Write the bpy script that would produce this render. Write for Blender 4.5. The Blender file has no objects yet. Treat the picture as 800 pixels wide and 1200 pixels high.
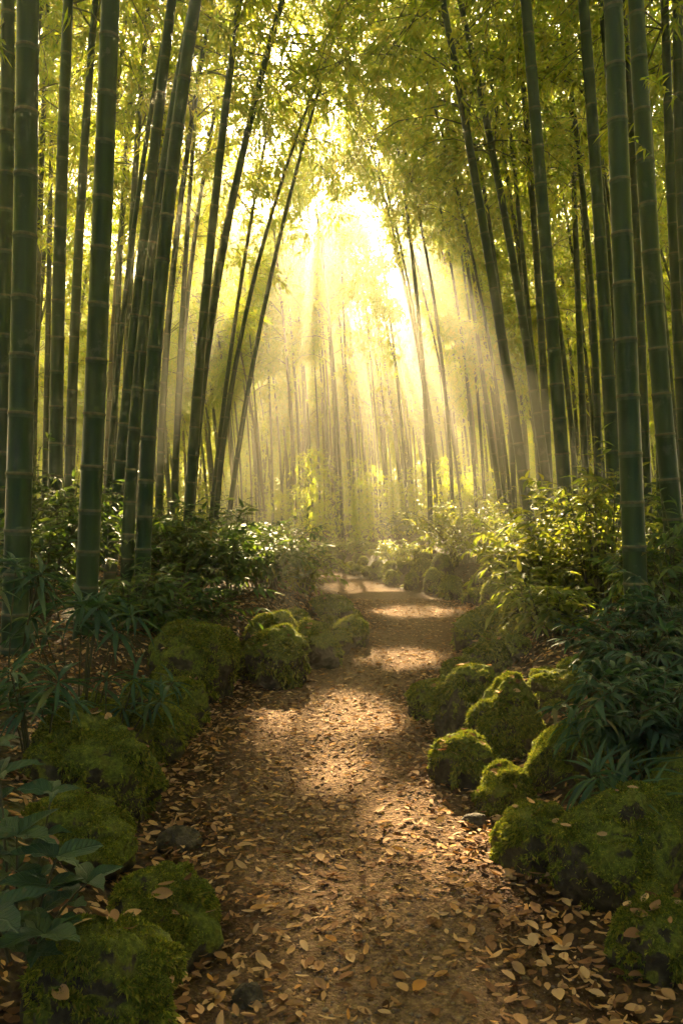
import bpy, math, random
import numpy as np
from mathutils import Vector, noise as mnoise

RS = np.random.RandomState
scene = bpy.context.scene
COL = scene.collection
EYE = 1.2                      # eye height above the path
F = 933.0                      # focal length in photo pixels (800 x 1200)
SUN_PX = (378.0, 100.0)         # where the sun stands
SUN_EL = math.atan2(600 - SUN_PX[1], F)
SUN_AZ = math.atan2(SUN_PX[0] - 400, F)

# ------------------------------------------------------------------ numpy noise
def _hash(i, j, s):
    n = (i.astype(np.int64) * 374761393 + j.astype(np.int64) * 668265263 + s * 974711) & 0x7fffffff
    n = ((n ^ (n >> 13)) * 1274126177) & 0x7fffffff
    n = (n ^ (n >> 16)) & 0xffff
    return n / 65535.0

def vnoise(x, y, s=0):
    x = np.asarray(x, float); y = np.asarray(y, float)
    i = np.floor(x); j = np.floor(y)
    u = x - i; v = y - j
    u = u * u * (3 - 2 * u); v = v * v * (3 - 2 * v)
    a = _hash(i, j, s); b = _hash(i + 1, j, s); c = _hash(i, j + 1, s); d = _hash(i + 1, j + 1, s)
    return (a * (1 - u) + b * u) * (1 - v) + (c * (1 - u) + d * u) * v

def sstep(a, b, x):
    t = np.clip((np.asarray(x, float) - a) / (b - a), 0, 1)
    return t * t * (3 - 2 * t)

# ------------------------------------------------------------------ the lie of the land
_E = np.array([(-30, -.5, .8), (-3, -.5, .75), (0, -.45, .72), (1.9, -.42, .70), (2.24, -.45, .68), (2.8, -.62, .62),
               (3.73, -.74, .54), (4.87, -.78, .54), (5.9, -.6, .74), (7, -.12, 1.16), (8, .16, 1.46), (9.3, .24, 1.68),
               (11.2, -.02, 1.42), (12.4, -.25, 1.0), (14, -.65, .55), (16, -1.4, -.05), (18, -2.4, -.8), (20, -3.9, -1.9),
               (22, -5.8, -3.4), (25, -9.5, -6.4), (30, -17, -13), (40, -34, -30), (160, -240, -236)])
_yt = np.arange(-30, 160, .1)
def _sm(col):
    v = np.interp(_yt, _E[:, 0], _E[:, col])
    k = np.hanning(15); k /= k.sum()
    p = np.pad(v, 7, mode='edge')
    return np.convolve(p, k, 'valid')
_xl, _xr = _sm(1), _sm(2)
def edges(y): return np.interp(y, _yt, _xl), np.interp(y, _yt, _xr)
_dc = np.gradient((_xl + _xr) / 2, .1)
def outside(x, y):
    """distance outside the path edge (negative on the path), and the side (-1 left, 1 right)"""
    l, r = edges(y)
    sl = np.sqrt(1 + np.interp(y, _yt, _dc) ** 2)
    side = np.where(x < (l + r) / 2, -1, 1)
    e = np.where(side < 0, l - x, x - r) / sl
    return e, side

def base_height(x, y):
    x = np.asarray(x, float); y = np.asarray(y, float)
    e, side = outside(x, y)
    b = .36 * sstep(.05, .95, e) + .14 * sstep(.9, 2.6, e) + .012 * np.clip(e - 2, 0, 30)
    rough = sstep(.0, .5, e)
    n = (vnoise(x * 1.3, y * 1.3, 3) - .5) * .16 + (vnoise(x * 4, y * 4, 5) - .5) * .06 + (vnoise(x * 11, y * 11, 6) - .5) * .02
    n2 = (vnoise(x * 2.1, y * 2.1, 8) - .5) * .03 + (vnoise(x * 9, y * 9, 9) - .5) * .008
    crown = -.02 * np.clip(-e, 0, .6)
    return b + n * rough + n2 * (1 - rough) + crown

def ground(x, y): return float(base_height(np.array([x]), np.array([y]))[0])

# ------------------------------------------------------------------ mesh helpers
def link(o, parent=None):
    COL.objects.link(o)
    if parent is not None: o.parent = parent
    return o

def mesh_np(name, verts, groups, smooth=False):
    """groups: list of (faces array (n,k), material_index)"""
    me = bpy.data.meshes.new(name)
    verts = np.asarray(verts, np.float32)
    me.vertices.add(len(verts)); me.vertices.foreach_set('co', verts.ravel())
    loops, starts, mats, c = [], [], [], 0
    for f, m in groups:
        f = np.asarray(f, np.int32)
        if f.size == 0: continue
        loops.append(f.ravel())
        starts.append(c + np.arange(len(f), dtype=np.int32) * f.shape[1]); c += f.size
        mats.append(np.full(len(f), m, np.int32))
    loops = np.concatenate(loops); starts = np.concatenate(starts); mats = np.concatenate(mats)
    me.loops.add(len(loops)); me.loops.foreach_set('vertex_index', loops)
    me.polygons.add(len(starts)); me.polygons.foreach_set('loop_start', starts)
    me.polygons.foreach_set('material_index', mats)
    me.polygons.foreach_set('use_smooth', np.full(len(starts), smooth, bool))
    me.update(calc_edges=True); me.validate()
    return me

def obj(name, me, mats, parent=None):
    o = bpy.data.objects.new(name, me)
    for m in (mats if isinstance(mats, (list, tuple)) else [mats]): me.materials.append(m)
    return link(o, parent)

def tag(o, label=None, cat=None, group=None, kind=None):
    if label: o['label'] = label
    if cat: o['category'] = cat
    if group: o['group'] = group
    if kind: o['kind'] = kind
    return o

def thing(name, label, cat, loc, rz=0, group=None):
    o = bpy.data.objects.new(name, None); o.empty_display_size = .1
    o.location = loc; o.rotation_euler = (0, 0, rz); link(o)
    return tag(o, label, cat, group)

def copy_tree(o, parent=None):
    c = o.copy(); COL.objects.link(c)
    if parent is not None: c.parent = parent
    for ch in list(o.children): copy_tree(ch, c)
    return c

def norm(v): return v / (np.linalg.norm(v, axis=-1, keepdims=True) + 1e-9)

# leaf templates: x along the leaf (0..1), y across (-.5...5), z up
RHOMB = (np.array([(0, 0, 0), (.38, .5, .03), (1, 0, -.10), (.38, -.5, .03)], float), [np.array([(0, 1, 2, 3)])])
def lance(widest=.35, droop=.25, fold=.06, seg=4, tipw=1.3):
    v = [(0, 0, 0)]; quads = []; tris = []
    xs = np.linspace(0, 1, seg + 1)
    for i in range(1, seg):
        x = xs[i]
        w = .5 * (math.sin(math.pi * x ** (math.log(.5) / math.log(widest)))) ** tipw
        z = -droop * x * x
        v += [(x, 0, z), (x, w, z + fold * w * 2), (x, -w, z + fold * w * 2)]
    v.append((1, 0, -droop)); tip = len(v) - 1
    m = lambda i: 1 + 3 * (i - 1)
    tris += [(0, m(1), m(1) + 1), (0, m(1) + 2, m(1))]
    for i in range(1, seg - 1):
        a, b = m(i), m(i + 1)
        quads += [(a, b, b + 1, a + 1), (a, a + 2, b + 2, b)]
    a = m(seg - 1)
    tris += [(a, tip, a + 1), (a, a + 2, tip)]
    return np.array(v, float), [np.array(q) for q in (quads, tris) if q]
LANCE = lance()
LONG = lance(.4, .45, .05, 5)
BROAD = lance(.40, .22, .10, 10, .9)

def frames(d, up):
    x = norm(d); y = norm(np.cross(up, x)); z = np.cross(x, y)
    return x, y, z

def scatter(tpl, pos, d, up, L, W):
    tv, tf = tpl
    x, y, z = frames(d, up)
    V = (pos[:, None] + x[:, None] * (tv[None, :, 0:1] * L[:, None, None])
         + y[:, None] * (tv[None, :, 1:2] * W[:, None, None]) + z[:, None] * (tv[None, :, 2:3] * L[:, None, None]))
    n, k = len(pos), len(tv)
    off = (np.arange(n) * k)[:, None, None]
    return V.reshape(-1, 3), [(f[None] + off).reshape(-1, f.shape[1]) for f in tf]

class Acc:
    """collects many pieces into one mesh"""
    def __init__(s): s.v = []; s.g = {}; s.n = 0
    def add(s, v, faces, mat=0):
        for f in faces: s.g.setdefault((f.shape[1], mat), []).append(np.asarray(f) + s.n)
        s.v.append(np.asarray(v)); s.n += len(v)
    def mesh(s, name, smooth=False):
        return mesh_np(name, np.concatenate(s.v), [(np.concatenate(f), k[1]) for k, f in s.g.items()], smooth)

def tube(pts, rad, sides=5):
    pts = np.asarray(pts, float); rad = np.asarray(rad, float)
    t = norm(np.gradient(pts, axis=0))
    ref = np.where(np.abs(t[:, 2:3]) > .9, np.array([[1., 0, 0]]), np.array([[0, 0, 1.]]))
    a = norm(np.cross(ref, t)); b = np.cross(t, a)
    th = np.arange(sides) * 2 * math.pi / sides
    V = pts[:, None] + rad[:, None, None] * (a[:, None] * np.cos(th)[None, :, None] + b[:, None] * np.sin(th)[None, :, None])
    n = len(pts)
    i = np.arange(n - 1)[:, None] * sides; j = np.arange(sides)[None]; k = (j + 1) % sides
    f = np.stack([i + j, i + k, i + sides + k, i + sides + j], -1).reshape(-1, 4)
    return V.reshape(-1, 3), [f]

# ------------------------------------------------------------------ materials
def nmat(name):
    m = bpy.data.materials.new(name); m.use_nodes = True
    nt = m.node_tree; nt.nodes.clear()
    out = nt.nodes.new('ShaderNodeOutputMaterial')
    return m, nt, out
def N(nt, t, **kw):
    n = nt.nodes.new(t)
    for k, v in kw.items():
        if k in n.inputs.keys(): n.inputs[k].default_value = v
        else: setattr(n, k, v)
    return n
def ramp(nt, fac, stops, interp='LINEAR'):
    r = nt.nodes.new('ShaderNodeValToRGB'); cr = r.color_ramp; cr.interpolation = interp
    while len(cr.elements) < len(stops): cr.elements.new(.5)
    for e, (p, c) in zip(cr.elements, stops): e.position = p; e.color = (*c, 1)
    nt.links.new(fac, r.inputs[0]); return r.outputs[0]
def noise_tex(nt, scale, detail=4, vec=None, rough=.55):
    n = N(nt, 'ShaderNodeTexNoise', Scale=scale, Detail=detail, Roughness=rough)
    if vec is not None: nt.links.new(vec, n.inputs['Vector'])
    return n.outputs['Fac']
def mixc(nt, fac, a, b, mode='MIX'):
    n = nt.nodes.new('ShaderNodeMix'); n.data_type = 'RGBA'; n.blend_type = mode
    for s, v in ((n.inputs[0], fac), (n.inputs[6], a), (n.inputs[7], b)):
        if isinstance(v, bpy.types.NodeSocket): nt.links.new(v, s)
        elif isinstance(v, (int, float)): s.default_value = v
        else: s.default_value = (*v, 1)
    return n.outputs[2]
def mth(nt, op, a, b=0.0):
    n = nt.nodes.new('ShaderNodeMath'); n.operation = op
    for s, v in ((n.inputs[0], a), (n.inputs[1], b)):
        if isinstance(v, bpy.types.NodeSocket): nt.links.new(v, s)
        else: s.default_value = v
    return n.outputs[0]
def bump(nt, h, dist, strength=1.0):
    b = N(nt, 'ShaderNodeBump', Strength=strength, Distance=dist)
    nt.links.new(h, b.inputs['Height']); return b.outputs[0]

def leaf_mat(name, stops, trans_stops, trans=.5, rough=.4, spec=.4):
    m, nt, out = nmat(name)
    g = N(nt, 'ShaderNodeNewGeometry'); r = g.outputs['Random Per Island']
    c = ramp(nt, r, stops); t = ramp(nt, r, trans_stops)
    p = N(nt, 'ShaderNodeBsdfPrincipled', Roughness=rough); p.inputs['Specular IOR Level'].default_value = spec
    nt.links.new(c, p.inputs['Base Color'])
    tr = nt.nodes.new('ShaderNodeBsdfTranslucent'); nt.links.new(t, tr.inputs[0])
    mx = nt.nodes.new('ShaderNodeMixShader'); mx.inputs[0].default_value = trans
    nt.links.new(p.outputs[0], mx.inputs[1]); nt.links.new(tr.outputs[0], mx.inputs[2])
    nt.links.new(mx.outputs[0], out.inputs[0])
    return m

M = {}
M['bamboo_leaf'] = leaf_mat('bamboo_leaf', [(0, (.045, .085, .018)), (.6, (.075, .12, .022)), (1, (.13, .15, .03))],
                            [(0, (.38, .58, .02)), (.55, (.66, .74, .03)), (1, (.88, .76, .05))], .66, .45, .3)
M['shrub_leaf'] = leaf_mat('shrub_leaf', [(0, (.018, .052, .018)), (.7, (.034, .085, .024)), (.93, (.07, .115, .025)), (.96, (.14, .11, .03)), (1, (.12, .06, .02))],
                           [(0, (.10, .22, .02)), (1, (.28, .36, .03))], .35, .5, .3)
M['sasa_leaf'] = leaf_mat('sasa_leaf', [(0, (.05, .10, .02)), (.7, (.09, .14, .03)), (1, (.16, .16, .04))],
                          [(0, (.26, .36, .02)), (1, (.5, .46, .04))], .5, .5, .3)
M['cool_leaf'] = leaf_mat('cool_leaf', [(0, (.016, .046, .028)), (.7, (.028, .068, .036)), (.93, (.05, .085, .034)), (.96, (.12, .10, .03)), (1, (.10, .055, .02))],
                          [(0, (.05, .16, .03)), (1, (.10, .22, .05))], .25, .5, .25)
M['litter'] = leaf_mat('dry_leaf', [(0, (.06, .028, .013)), (.3, (.18, .088, .042)), (.6, (.32, .18, .09)), (.85, (.47, .31, .175)), (1, (.40, .18, .045))],
                       [(0, (.2, .08, .02)), (1, (.5, .26, .06))], .15, .8, .08)
M['moss_tuft'] = leaf_mat('moss_tuft', [(0, (.034, .044, .009)), (.25, (.068, .098, .012)), (.6, (.16, .19, .021)), (.88, (.30, .28, .035)), (1, (.20, .12, .035))],
                          [(0, (.10, .15, .015)), (1, (.30, .28, .02))], .3, .7, .15)

def culm_mat(name, dark, mid, light, dry=True):
    m, nt, out = nmat(name)
    tc = N(nt, 'ShaderNodeTexCoord'); oi = N(nt, 'ShaderNodeObjectInfo')
    mp = N(nt, 'ShaderNodeMapping'); mp.inputs['Scale'].default_value = (14, 14, .8)
    nt.links.new(tc.outputs['Object'], mp.inputs[0])
    n1 = noise_tex(nt, 1.6, 5, mp.outputs[0]); n2 = noise_tex(nt, 1.1, 3, tc.outputs['Object'])
    c = ramp(nt, n1, [(.3, dark), (.55, mid), (.8, light)])
    c2 = mixc(nt, mth(nt, 'MULTIPLY', oi.outputs['Random'], .35), c, tuple(x * y for x, y in zip(mid, (1.5, 1.15, .8))))
    c3 = mixc(nt, mth(nt, 'MULTIPLY', ramp(nt, n2, [(.55, (0, 0, 0)), (.75, (1, 1, 1))]), .35), c2, (.07, .085, .05))
    n4 = noise_tex(nt, 4.5, 7, tc.outputs['Object'], .7)
    c3 = mixc(nt, ramp(nt, n4, [(.60, (0,) * 3), (.66, (.65,) * 3)]), c3, (.085, .095, .06))     # lichen and scuffs
    c3 = mixc(nt, ramp(nt, n4, [(.30, (.7,) * 3), (.36, (0,) * 3)]), c3, (.03, .026, .012))
    if dry: c3 = mixc(nt, ramp(nt, oi.outputs['Random'], [(.86, (0,) * 3), (.90, (.75,) * 3)]), c3, mixc(nt, n1, (.10, .075, .03), (.16, .12, .055)))
    p = N(nt, 'ShaderNodeBsdfPrincipled', Roughness=.38); p.inputs['Specular IOR Level'].default_value = .28
    nt.links.new(c3, p.inputs['Base Color'])
    nt.links.new(ramp(nt, n2, [(.3, (.3,) * 3), (.8, (.55,) * 3)]), p.inputs['Roughness'])
    nt.links.new(bump(nt, n1, .002, .5), p.inputs['Normal'])
    nt.links.new(p.outputs[0], out.inputs[0]); return m
M['culm'] = culm_mat('bamboo_culm', (.006, .024, .007), (.011, .040, .010), (.026, .064, .014))
M['near_culm'] = culm_mat('near_bamboo_culm', (.006, .026, .008), (.012, .042, .011), (.028, .066, .015), False)
def simple(name, stops, scale, rough=.8, bdist=.004, bscale=None):
    m, nt, out = nmat(name)
    tc = N(nt, 'ShaderNodeTexCoord')
    n = noise_tex(nt, scale, 6, tc.outputs['Object'])
    p = N(nt, 'ShaderNodeBsdfPrincipled', Roughness=rough); p.inputs['Specular IOR Level'].default_value = .25
    nt.links.new(ramp(nt, n, stops), p.inputs['Base Color'])
    nb = noise_tex(nt, bscale or scale * 3, 6, tc.outputs['Object'])
    nt.links.new(bump(nt, nb, bdist), p.inputs['Normal'])
    nt.links.new(p.outputs[0], out.inputs[0]); return m
M['bloom'] = simple('culm_bloom', [(.3, (.022, .05, .022)), (.7, (.07, .10, .06))], 24, .7, .001)
M['node'] = simple('culm_node', [(.3, (.06, .058, .03)), (.7, (.15, .13, .07))], 30, .6, .001)
M['twig'] = simple('bamboo_twig', [(.3, (.06, .075, .025)), (.7, (.12, .12, .04))], 10, .5, .001)
M['stem'] = simple('shrub_stem', [(.3, (.04, .045, .02)), (.7, (.08, .07, .03))], 20, .6, .001)

def soil_mat():
    m, nt, out = nmat('forest_soil')
    tc = N(nt, 'ShaderNodeTexCoord'); v = tc.outputs['Object']
    n1 = noise_tex(nt, 3, 8, v); n2 = noise_tex(nt, 26, 6, v); n3 = noise_tex(nt, 1.1, 3, v)
    c = ramp(nt, n2, [(.3, (.022, .013, .007)), (.55, (.06, .034, .018)), (.75, (.12, .07, .035))])
    c = mixc(nt, mth(nt, 'MULTIPLY', ramp(nt, n3, [(.5, (0, 0, 0)), (.66, (1, 1, 1))]), .7), c, (.035, .05, .014))
    vo = N(nt, 'ShaderNodeTexVoronoi', Scale=28.0); nt.links.new(v, vo.inputs['Vector'])
    p = N(nt, 'ShaderNodeBsdfPrincipled', Roughness=.9); p.inputs['Specular IOR Level'].default_value = .2
    nt.links.new(c, p.inputs['Base Color'])
    nt.links.new(bump(nt, mth(nt, 'ADD', n2, mth(nt, 'MULTIPLY', vo.outputs['Distance'], .8)), .03), p.inputs['Normal'])
    nt.links.new(p.outputs[0], out.inputs[0]); return m
M['soil'] = soil_mat()

def path_mat():
    m, nt, out = nmat('path_dirt')
    tc = N(nt, 'ShaderNodeTexCoord'); v = tc.outputs['Object']
    n1 = noise_tex(nt, 2.2, 6, v); n2 = noise_tex(nt, 45, 5, v, .65)
    vo = N(nt, 'ShaderNodeTexVoronoi', Scale=75.0); nt.links.new(v, vo.inputs['Vector'])
    vo2 = N(nt, 'ShaderNodeTexVoronoi', Scale=160.0); nt.links.new(v, vo2.inputs['Vector'])
    c = ramp(nt, n2, [(.28, (.075, .045, .026)), (.5, (.175, .108, .063)), (.72, (.31, .205, .13))])
    stone = ramp(nt, vo.outputs['Color'], [(.2, (.09, .052, .03)), (.6, (.23, .14, .08)), (.95, (.42, .28, .17))])
    c = mixc(nt, .45, c, stone)
    c = mixc(nt, ramp(nt, n1, [(.35, (.0,) * 3), (.7, (.55,) * 3)]), c, (.10, .06, .033))
    at_ = N(nt, 'ShaderNodeAttribute', attribute_name='margin'); c = mixc(nt, at_.outputs['Fac'], c, ramp(nt, n2, [(.3, (.022, .013, .007)), (.55, (.06, .034, .018)), (.75, (.12, .07, .035))]))
    p = N(nt, 'ShaderNodeBsdfPrincipled', Roughness=1.0); p.inputs['Specular IOR Level'].default_value = .06
    nt.links.new(c, p.inputs['Base Color'])
    h = mth(nt, 'ADD', mth(nt, 'MULTIPLY', vo.outputs['Distance'], -.9), mth(nt, 'ADD', n2, mth(nt, 'MULTIPLY', vo2.outputs['Distance'], -.4)))
    nt.links.new(bump(nt, h, .011), p.inputs['Normal'])
    nt.links.new(p.outputs[0], out.inputs[0]); return m
M['path'] = path_mat()

def rock_mat():
    m, nt, out = nmat('mossy_rock')
    tc = N(nt, 'ShaderNodeTexCoord'); v = tc.outputs['Object']; g = N(nt, 'ShaderNodeNewGeometry')
    sp = N(nt, 'ShaderNodeSeparateXYZ'); nt.links.new(g.outputs['Normal'], sp.inputs[0])
    n1 = noise_tex(nt, 7, 6, v); n2 = noise_tex(nt, 60, 5, v, .7); n3 = noise_tex(nt, 22, 4, v)
    mask = mth(nt, 'ADD', mth(nt, 'MULTIPLY', sp.outputs['Z'], .50), mth(nt, 'SUBTRACT', n1, .56))
    mask = mth(nt, 'ADD', mask, mth(nt, 'MULTIPLY', mth(nt, 'SUBTRACT', n2, .5), .5)); mask = mth(nt, 'ADD', mask, mth(nt, 'MULTIPLY', mth(nt, 'SUBTRACT', n3, .5), .35))
    mk = ramp(nt, mask, [(.0, (0, 0, 0)), (.07, (1, 1, 1))])
    rock = ramp(nt, n3, [(.3, (.022, .017, .011)), (.55, (.055, .043, .029)), (.8, (.12, .10, .072))])
    moss = ramp(nt, n2, [(.3, (.035, .048, .009)), (.5, (.09, .11, .015)), (.72, (.19, .19, .028))])
    moss = mixc(nt, ramp(nt, n3, [(.5, (0,) * 3), (.75, (.6,) * 3)]), moss, (.13, .095, .02))
    p = N(nt, 'ShaderNodeBsdfPrincipled', Roughness=.9); p.inputs['Specular IOR Level'].default_value = .2
    nt.links.new(mixc(nt, mk, rock, moss), p.inputs['Base Color'])
    nt.links.new(bump(nt, mth(nt, 'ADD', n2, n3), .012), p.inputs['Normal'])
    nt.links.new(p.outputs[0], out.inputs[0]); return m
M['rock'] = rock_mat()
M['bare_rock'] = simple('bare_rock', [(.3, (.03, .024, .016)), (.5, (.07, .055, .038)), (.7, (.12, .10, .075))], 26, .9, .02)
M['pebble'] = simple('pebble', [(.3, (.07, .045, .03)), (.7, (.24, .17, .12))], 9, .8, .002)

# ------------------------------------------------------------------ terrain and path
def grid_mesh(name, xs, ys, zfun):
    X, Y = np.meshgrid(xs, ys); Z = zfun(X, Y)
    V = np.stack([X, Y, Z], -1).reshape(-1, 3)
    nx = len(xs); i = np.arange(len(ys) - 1)[:, None] * nx; j = np.arange(nx - 1)[None]
    f = np.stack([i + j, i + j + 1, i + nx + j + 1, i + nx + j], -1).reshape(-1, 4)
    return mesh_np(name, V, [(f, 0)], True)
GX, GY0, GY1 = 95.0, -22.0, 150.0
xs = np.concatenate([np.linspace(-GX, -9, 26)[:-1], np.arange(-9, 9.01, .075), np.linspace(9, GX, 26)[1:]])
ys = np.concatenate([np.linspace(GY0, -3, 14)[:-1], np.arange(-3, 26.01, .075), np.linspace(26, GY1, 50)[1:]])
def terrain_z(X, Y):
    e, _ = outside(X, Y)
    return base_height(X, Y) - .05 * sstep(0.06, -.08, e) * (Y < 30)
tag(obj('ground', grid_mesh('ground', xs, ys, terrain_z), M['soil']), 'dark forest soil rising in banks on both sides of the path', 'ground', kind='structure')
py = np.concatenate([np.arange(-4, 14, .06), np.arange(14, 28, .12)])
tt = np.linspace(-.06, 1.06, 34)
PL, PR = edges(py)
PL = PL + (vnoise(py * 2.3, py * 0 + 3, 51) - .5) * .16 + (vnoise(py * 9, py * 0 + 3, 52) - .5) * .06
PR = PR + (vnoise(py * 2.3, py * 0 + 7, 53) - .5) * .16 + (vnoise(py * 9, py * 0 + 3, 54) - .5) * .06
PX = PL[:, None] + (PR - PL)[:, None] * tt[None]; PY = np.repeat(py[:, None], len(tt), 1)
PZ = base_height(PX, PY) - .03 * (np.abs(tt - .5) > .55)[None]
PV = np.stack([PX, PY, PZ], -1).reshape(-1, 3)
i = np.arange(len(py) - 1)[:, None] * len(tt); j = np.arange(len(tt) - 1)[None]
pf = np.stack([i + j, i + j + 1, i + len(tt) + j + 1, i + len(tt) + j], -1).reshape(-1, 4)
pme = mesh_np('path', PV, [(pf, 0)], True)
worn = np.clip(np.abs(tt - .5) * 2, 0, 1)[None] + (vnoise(PX * 3, PY * 3, 55) - .5) * .5
pme.attributes.new('margin', 'FLOAT', 'POINT').data.foreach_set('value', sstep(.5, 1.0, worn).ravel().astype(np.float32))
tag(obj('path', pme, M['path']), 'brown dirt footpath strewn with leaves curving into the grove', 'path', kind='structure')

# ------------------------------------------------------------------ gaps in the canopy, along the sun's direction
SUN_D = np.array([math.sin(SUN_AZ) * math.cos(SUN_EL), math.cos(SUN_AZ) * math.cos(SUN_EL), math.sin(SUN_EL)])
SUN_S = np.array([math.cos(SUN_AZ), -math.sin(SUN_AZ), 0]); SUN_U = np.cross(SUN_S, SUN_D)
BEAMS = [(1.15, 15, .3, .55, .9), (2.5, 16, .6, 1.0, 1.3), (4.1, 17, 1.6, .6, 1.1), (5.6, 17, 2.8, .7, 1.2)]     # the broad shafts over the right of the path
GAPS = BEAMS + [(-.1, 4.7, 0, .5, .32), (.55, 6.6, 0, .40, .30), (.85, 9.6, 0, .65, .4), (2.0, 7.1, .85, .9, .7),
        (.85, 3.9, .35, .36, .30), (.5, 2.95, 0, .44, .26), (.0, 3.7, 0, .28, .16), (-1.3, 19, .5, .95, .9), (-2.9, 22, 1.0, .8, .9), (-.75, 8.4, .8, .35, .25),
        (.3, 12.8, 0, .95, .5), (-.4, 15.2, 0, .9, .55), (-1.7, 17.8, 0, .8, .5), (1.95, 10.2, .35, .6, .45), (2.1, 12.5, 1.0, .75, .6), (1.85, 8.3, .25, .42, .32), (1.5, 12.0, .3, .5, .38), (.45, 15.6, .3, .5, .35), (-.5, 6.1, .3, .32, .25), (-.05, 7.0, .2, .25, .2),
        # sun that reaches the leaves halfway up
        (-1.2, 18, 6, .6, .6), (-2.4, 20, 8, .6, .6)]
def in_gap(P, gaps=None):
    m = np.zeros(len(P), bool)
    for k, (x, y, z, ru, rv) in enumerate(gaps or GAPS):
        q = P - np.array([x, y, z]); u = q @ SUN_S; v = q @ SUN_U; t = q @ SUN_D
        th = np.arctan2(v / rv, u / ru)
        rag = .70 + .6 * vnoise(th * 1.6 + 20, t * .35, k + 40)
        m |= (np.sqrt((u / ru) ** 2 + (v / rv) ** 2) < rag) & (t > (3.5 if z < 4.5 else 1.2))
    return m
# ------------------------------------------------------------------ bamboo
NODE = .35
def culm_geo(cx, H, r0, sides=12, node=NODE, seed=0, detail=True):
    """cx(z) -> (x, y) offsets; returns verts, body faces, node ring faces"""
    rs = RS(seed)
    zs, rr, isn = [0.0], [r0 * 1.04], []
    z = .1 + rs.rand() * .1; k = 0
    R = lambda z: r0 * (1 - .80 * (z / H) ** 1.25)
    while z < H - .1:
        g = node * (.55 + .45 * min(1, z / 1.2)) * (1 + .15 * rs.randn() * .4)
        r = R(z)
        if detail:
            zs += [z - .030, z - .010, z, z + .009, z + .028]; rr += [r * .985, r * 1.015, r * 1.075, r * 1.0, r * .965]
            isn.append(len(zs) - 5)
        else:
            zs += [z - .012, z + .012]; rr += [r * 1.06, r * 1.02]; isn.append(len(zs) - 2)
        z += g
        if z < H - .1: zs.append(z - g * .5); rr.append(R(z - g * .5) * .99)
    zs.append(H); rr.append(r0 * .15)
    zs = np.array(zs); P = np.stack([*cx(zs), zs], -1)
    V, (f,) = tube(P, rr, sides)
    m = np.zeros(len(f), int)
    for q in isn:
        if detail: m[(q + 1) * sides:(q + 3) * sides] = 1; m[q * sides:(q + 1) * sides] = 2
        else: m[q * sides:(q + 1) * sides] = 1
    return (V, f[m == 0], f[m == 1], f[m == 2]) if detail else (V, f[m == 0], f[m == 1])

def crown_geo(cx, H, z0, seed, nl=8, ntw=8, spread=1.0, leafL=.13, leafW=.024, step=NODE, tpl=RHOMB, place=None):
    rs = RS(seed); tw = Acc()
    Z = np.arange(z0, H - .15, step); Z = np.repeat(Z, 2); n = len(Z)
    az = rs.rand() * 6 + np.arange(n) // 2 * math.pi + np.arange(n) % 2 * .7 + rs.randn(n) * .5
    rel = (Z - z0) / (H - z0)
    lb = spread * (0.55 + 1.25 * np.sin(math.pi * np.clip(rel * .8 + .15, 0, 1))) * (.7 + .5 * rs.rand(n))
    bx, by = cx(Z); B = np.stack([bx, by, Z], -1)
    out = np.stack([np.cos(az), np.sin(az), np.zeros(n)], -1)
    rise = .75 + .3 * rs.randn(n); drop = .75 + .2 * rs.rand(n)
    def bp(i, s): return B[i] + out[i] * (lb[i] * s)[:, None] + np.stack([0 * s, 0 * s, lb[i] * (rise[i] * s - drop[i] * s * s)], -1)
    zs_ = np.linspace(z0 - .1, H - .2, 14); xs_, ys_ = cx(zs_)
    tw.add(*tube(np.stack([xs_, ys_, zs_], -1), np.full(14, .003), 3))      # hidden tube added inside the culm to join the branches into one piece
    bad = np.zeros(n, bool)
    if place is not None:
        bad = in_gap(place(bp(np.repeat(np.arange(n), 5), np.tile(np.linspace(0, 1, 5), n)))).reshape(n, 5).any(1)
    for i in range(n):
        if bad[i]: continue
        s = np.linspace(0, 1, 5)
        tw.add(*tube(bp(np.full(5, i), s), np.linspace(.011, .003, 5) * (.6 + .4 * spread), 3))
    ti = np.repeat(np.arange(n), ntw); s = .18 + .82 * rs.rand(len(ti)) ** .8
    tb = bp(ti, s)
    td = norm(out[ti] * .7 + rs.randn(len(ti), 3) * .65 + np.array([0, 0, -.15])); tl = (.18 + .32 * rs.rand(len(ti))) * (.7 + .3 * spread)
    li = np.repeat(np.arange(len(ti)), nl); q = .15 + .85 * rs.rand(len(li))
    p = tb[li] + td[li] * (tl[li] * q)[:, None] + np.array([0, 0, -1]) * (.25 * tl[li] * q * q)[:, None] + rs.randn(len(li), 3) * .012
    d = norm(td[li] * .8 + rs.randn(len(li), 3) * .6 + np.array([0, 0, -.45]))
    up = norm(rs.randn(len(li), 3) * .5 + np.array([0, 0, 1]))
    L = leafL * (.6 + .7 * rs.rand(len(li))); W = leafW * (.7 + .6 * rs.rand(len(li)))
    if place is not None:
        k = ~in_gap(place(p)); p, d, up, L, W = p[k], d[k], up[k], L[k], W[k]
    V, fs = scatter(tpl, p, d, up, L, W)
    return tw, V, fs

def bamboo_parts(root, cx, H, r0, z0, seed, sides=12, **kw):
    V, fb, fn, fw = culm_geo(cx, H, r0, sides, seed=seed)
    me = mesh_np('culm', V, [(fb, 0), (fn, 1), (fw, 2)], True)
    obj('culm', me, [M['near_culm' if sides > 8 else 'culm'], M['node'], M['bloom']], root)
    tw, LV, lf = crown_geo(cx, H, z0, seed, **kw)
    obj('branches', tw.mesh('branches', True), M['twig'], root)
    obj('crown', mesh_np('crown', LV, [(f, 0) for f in lf]), M['bamboo_leaf'], root)

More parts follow.
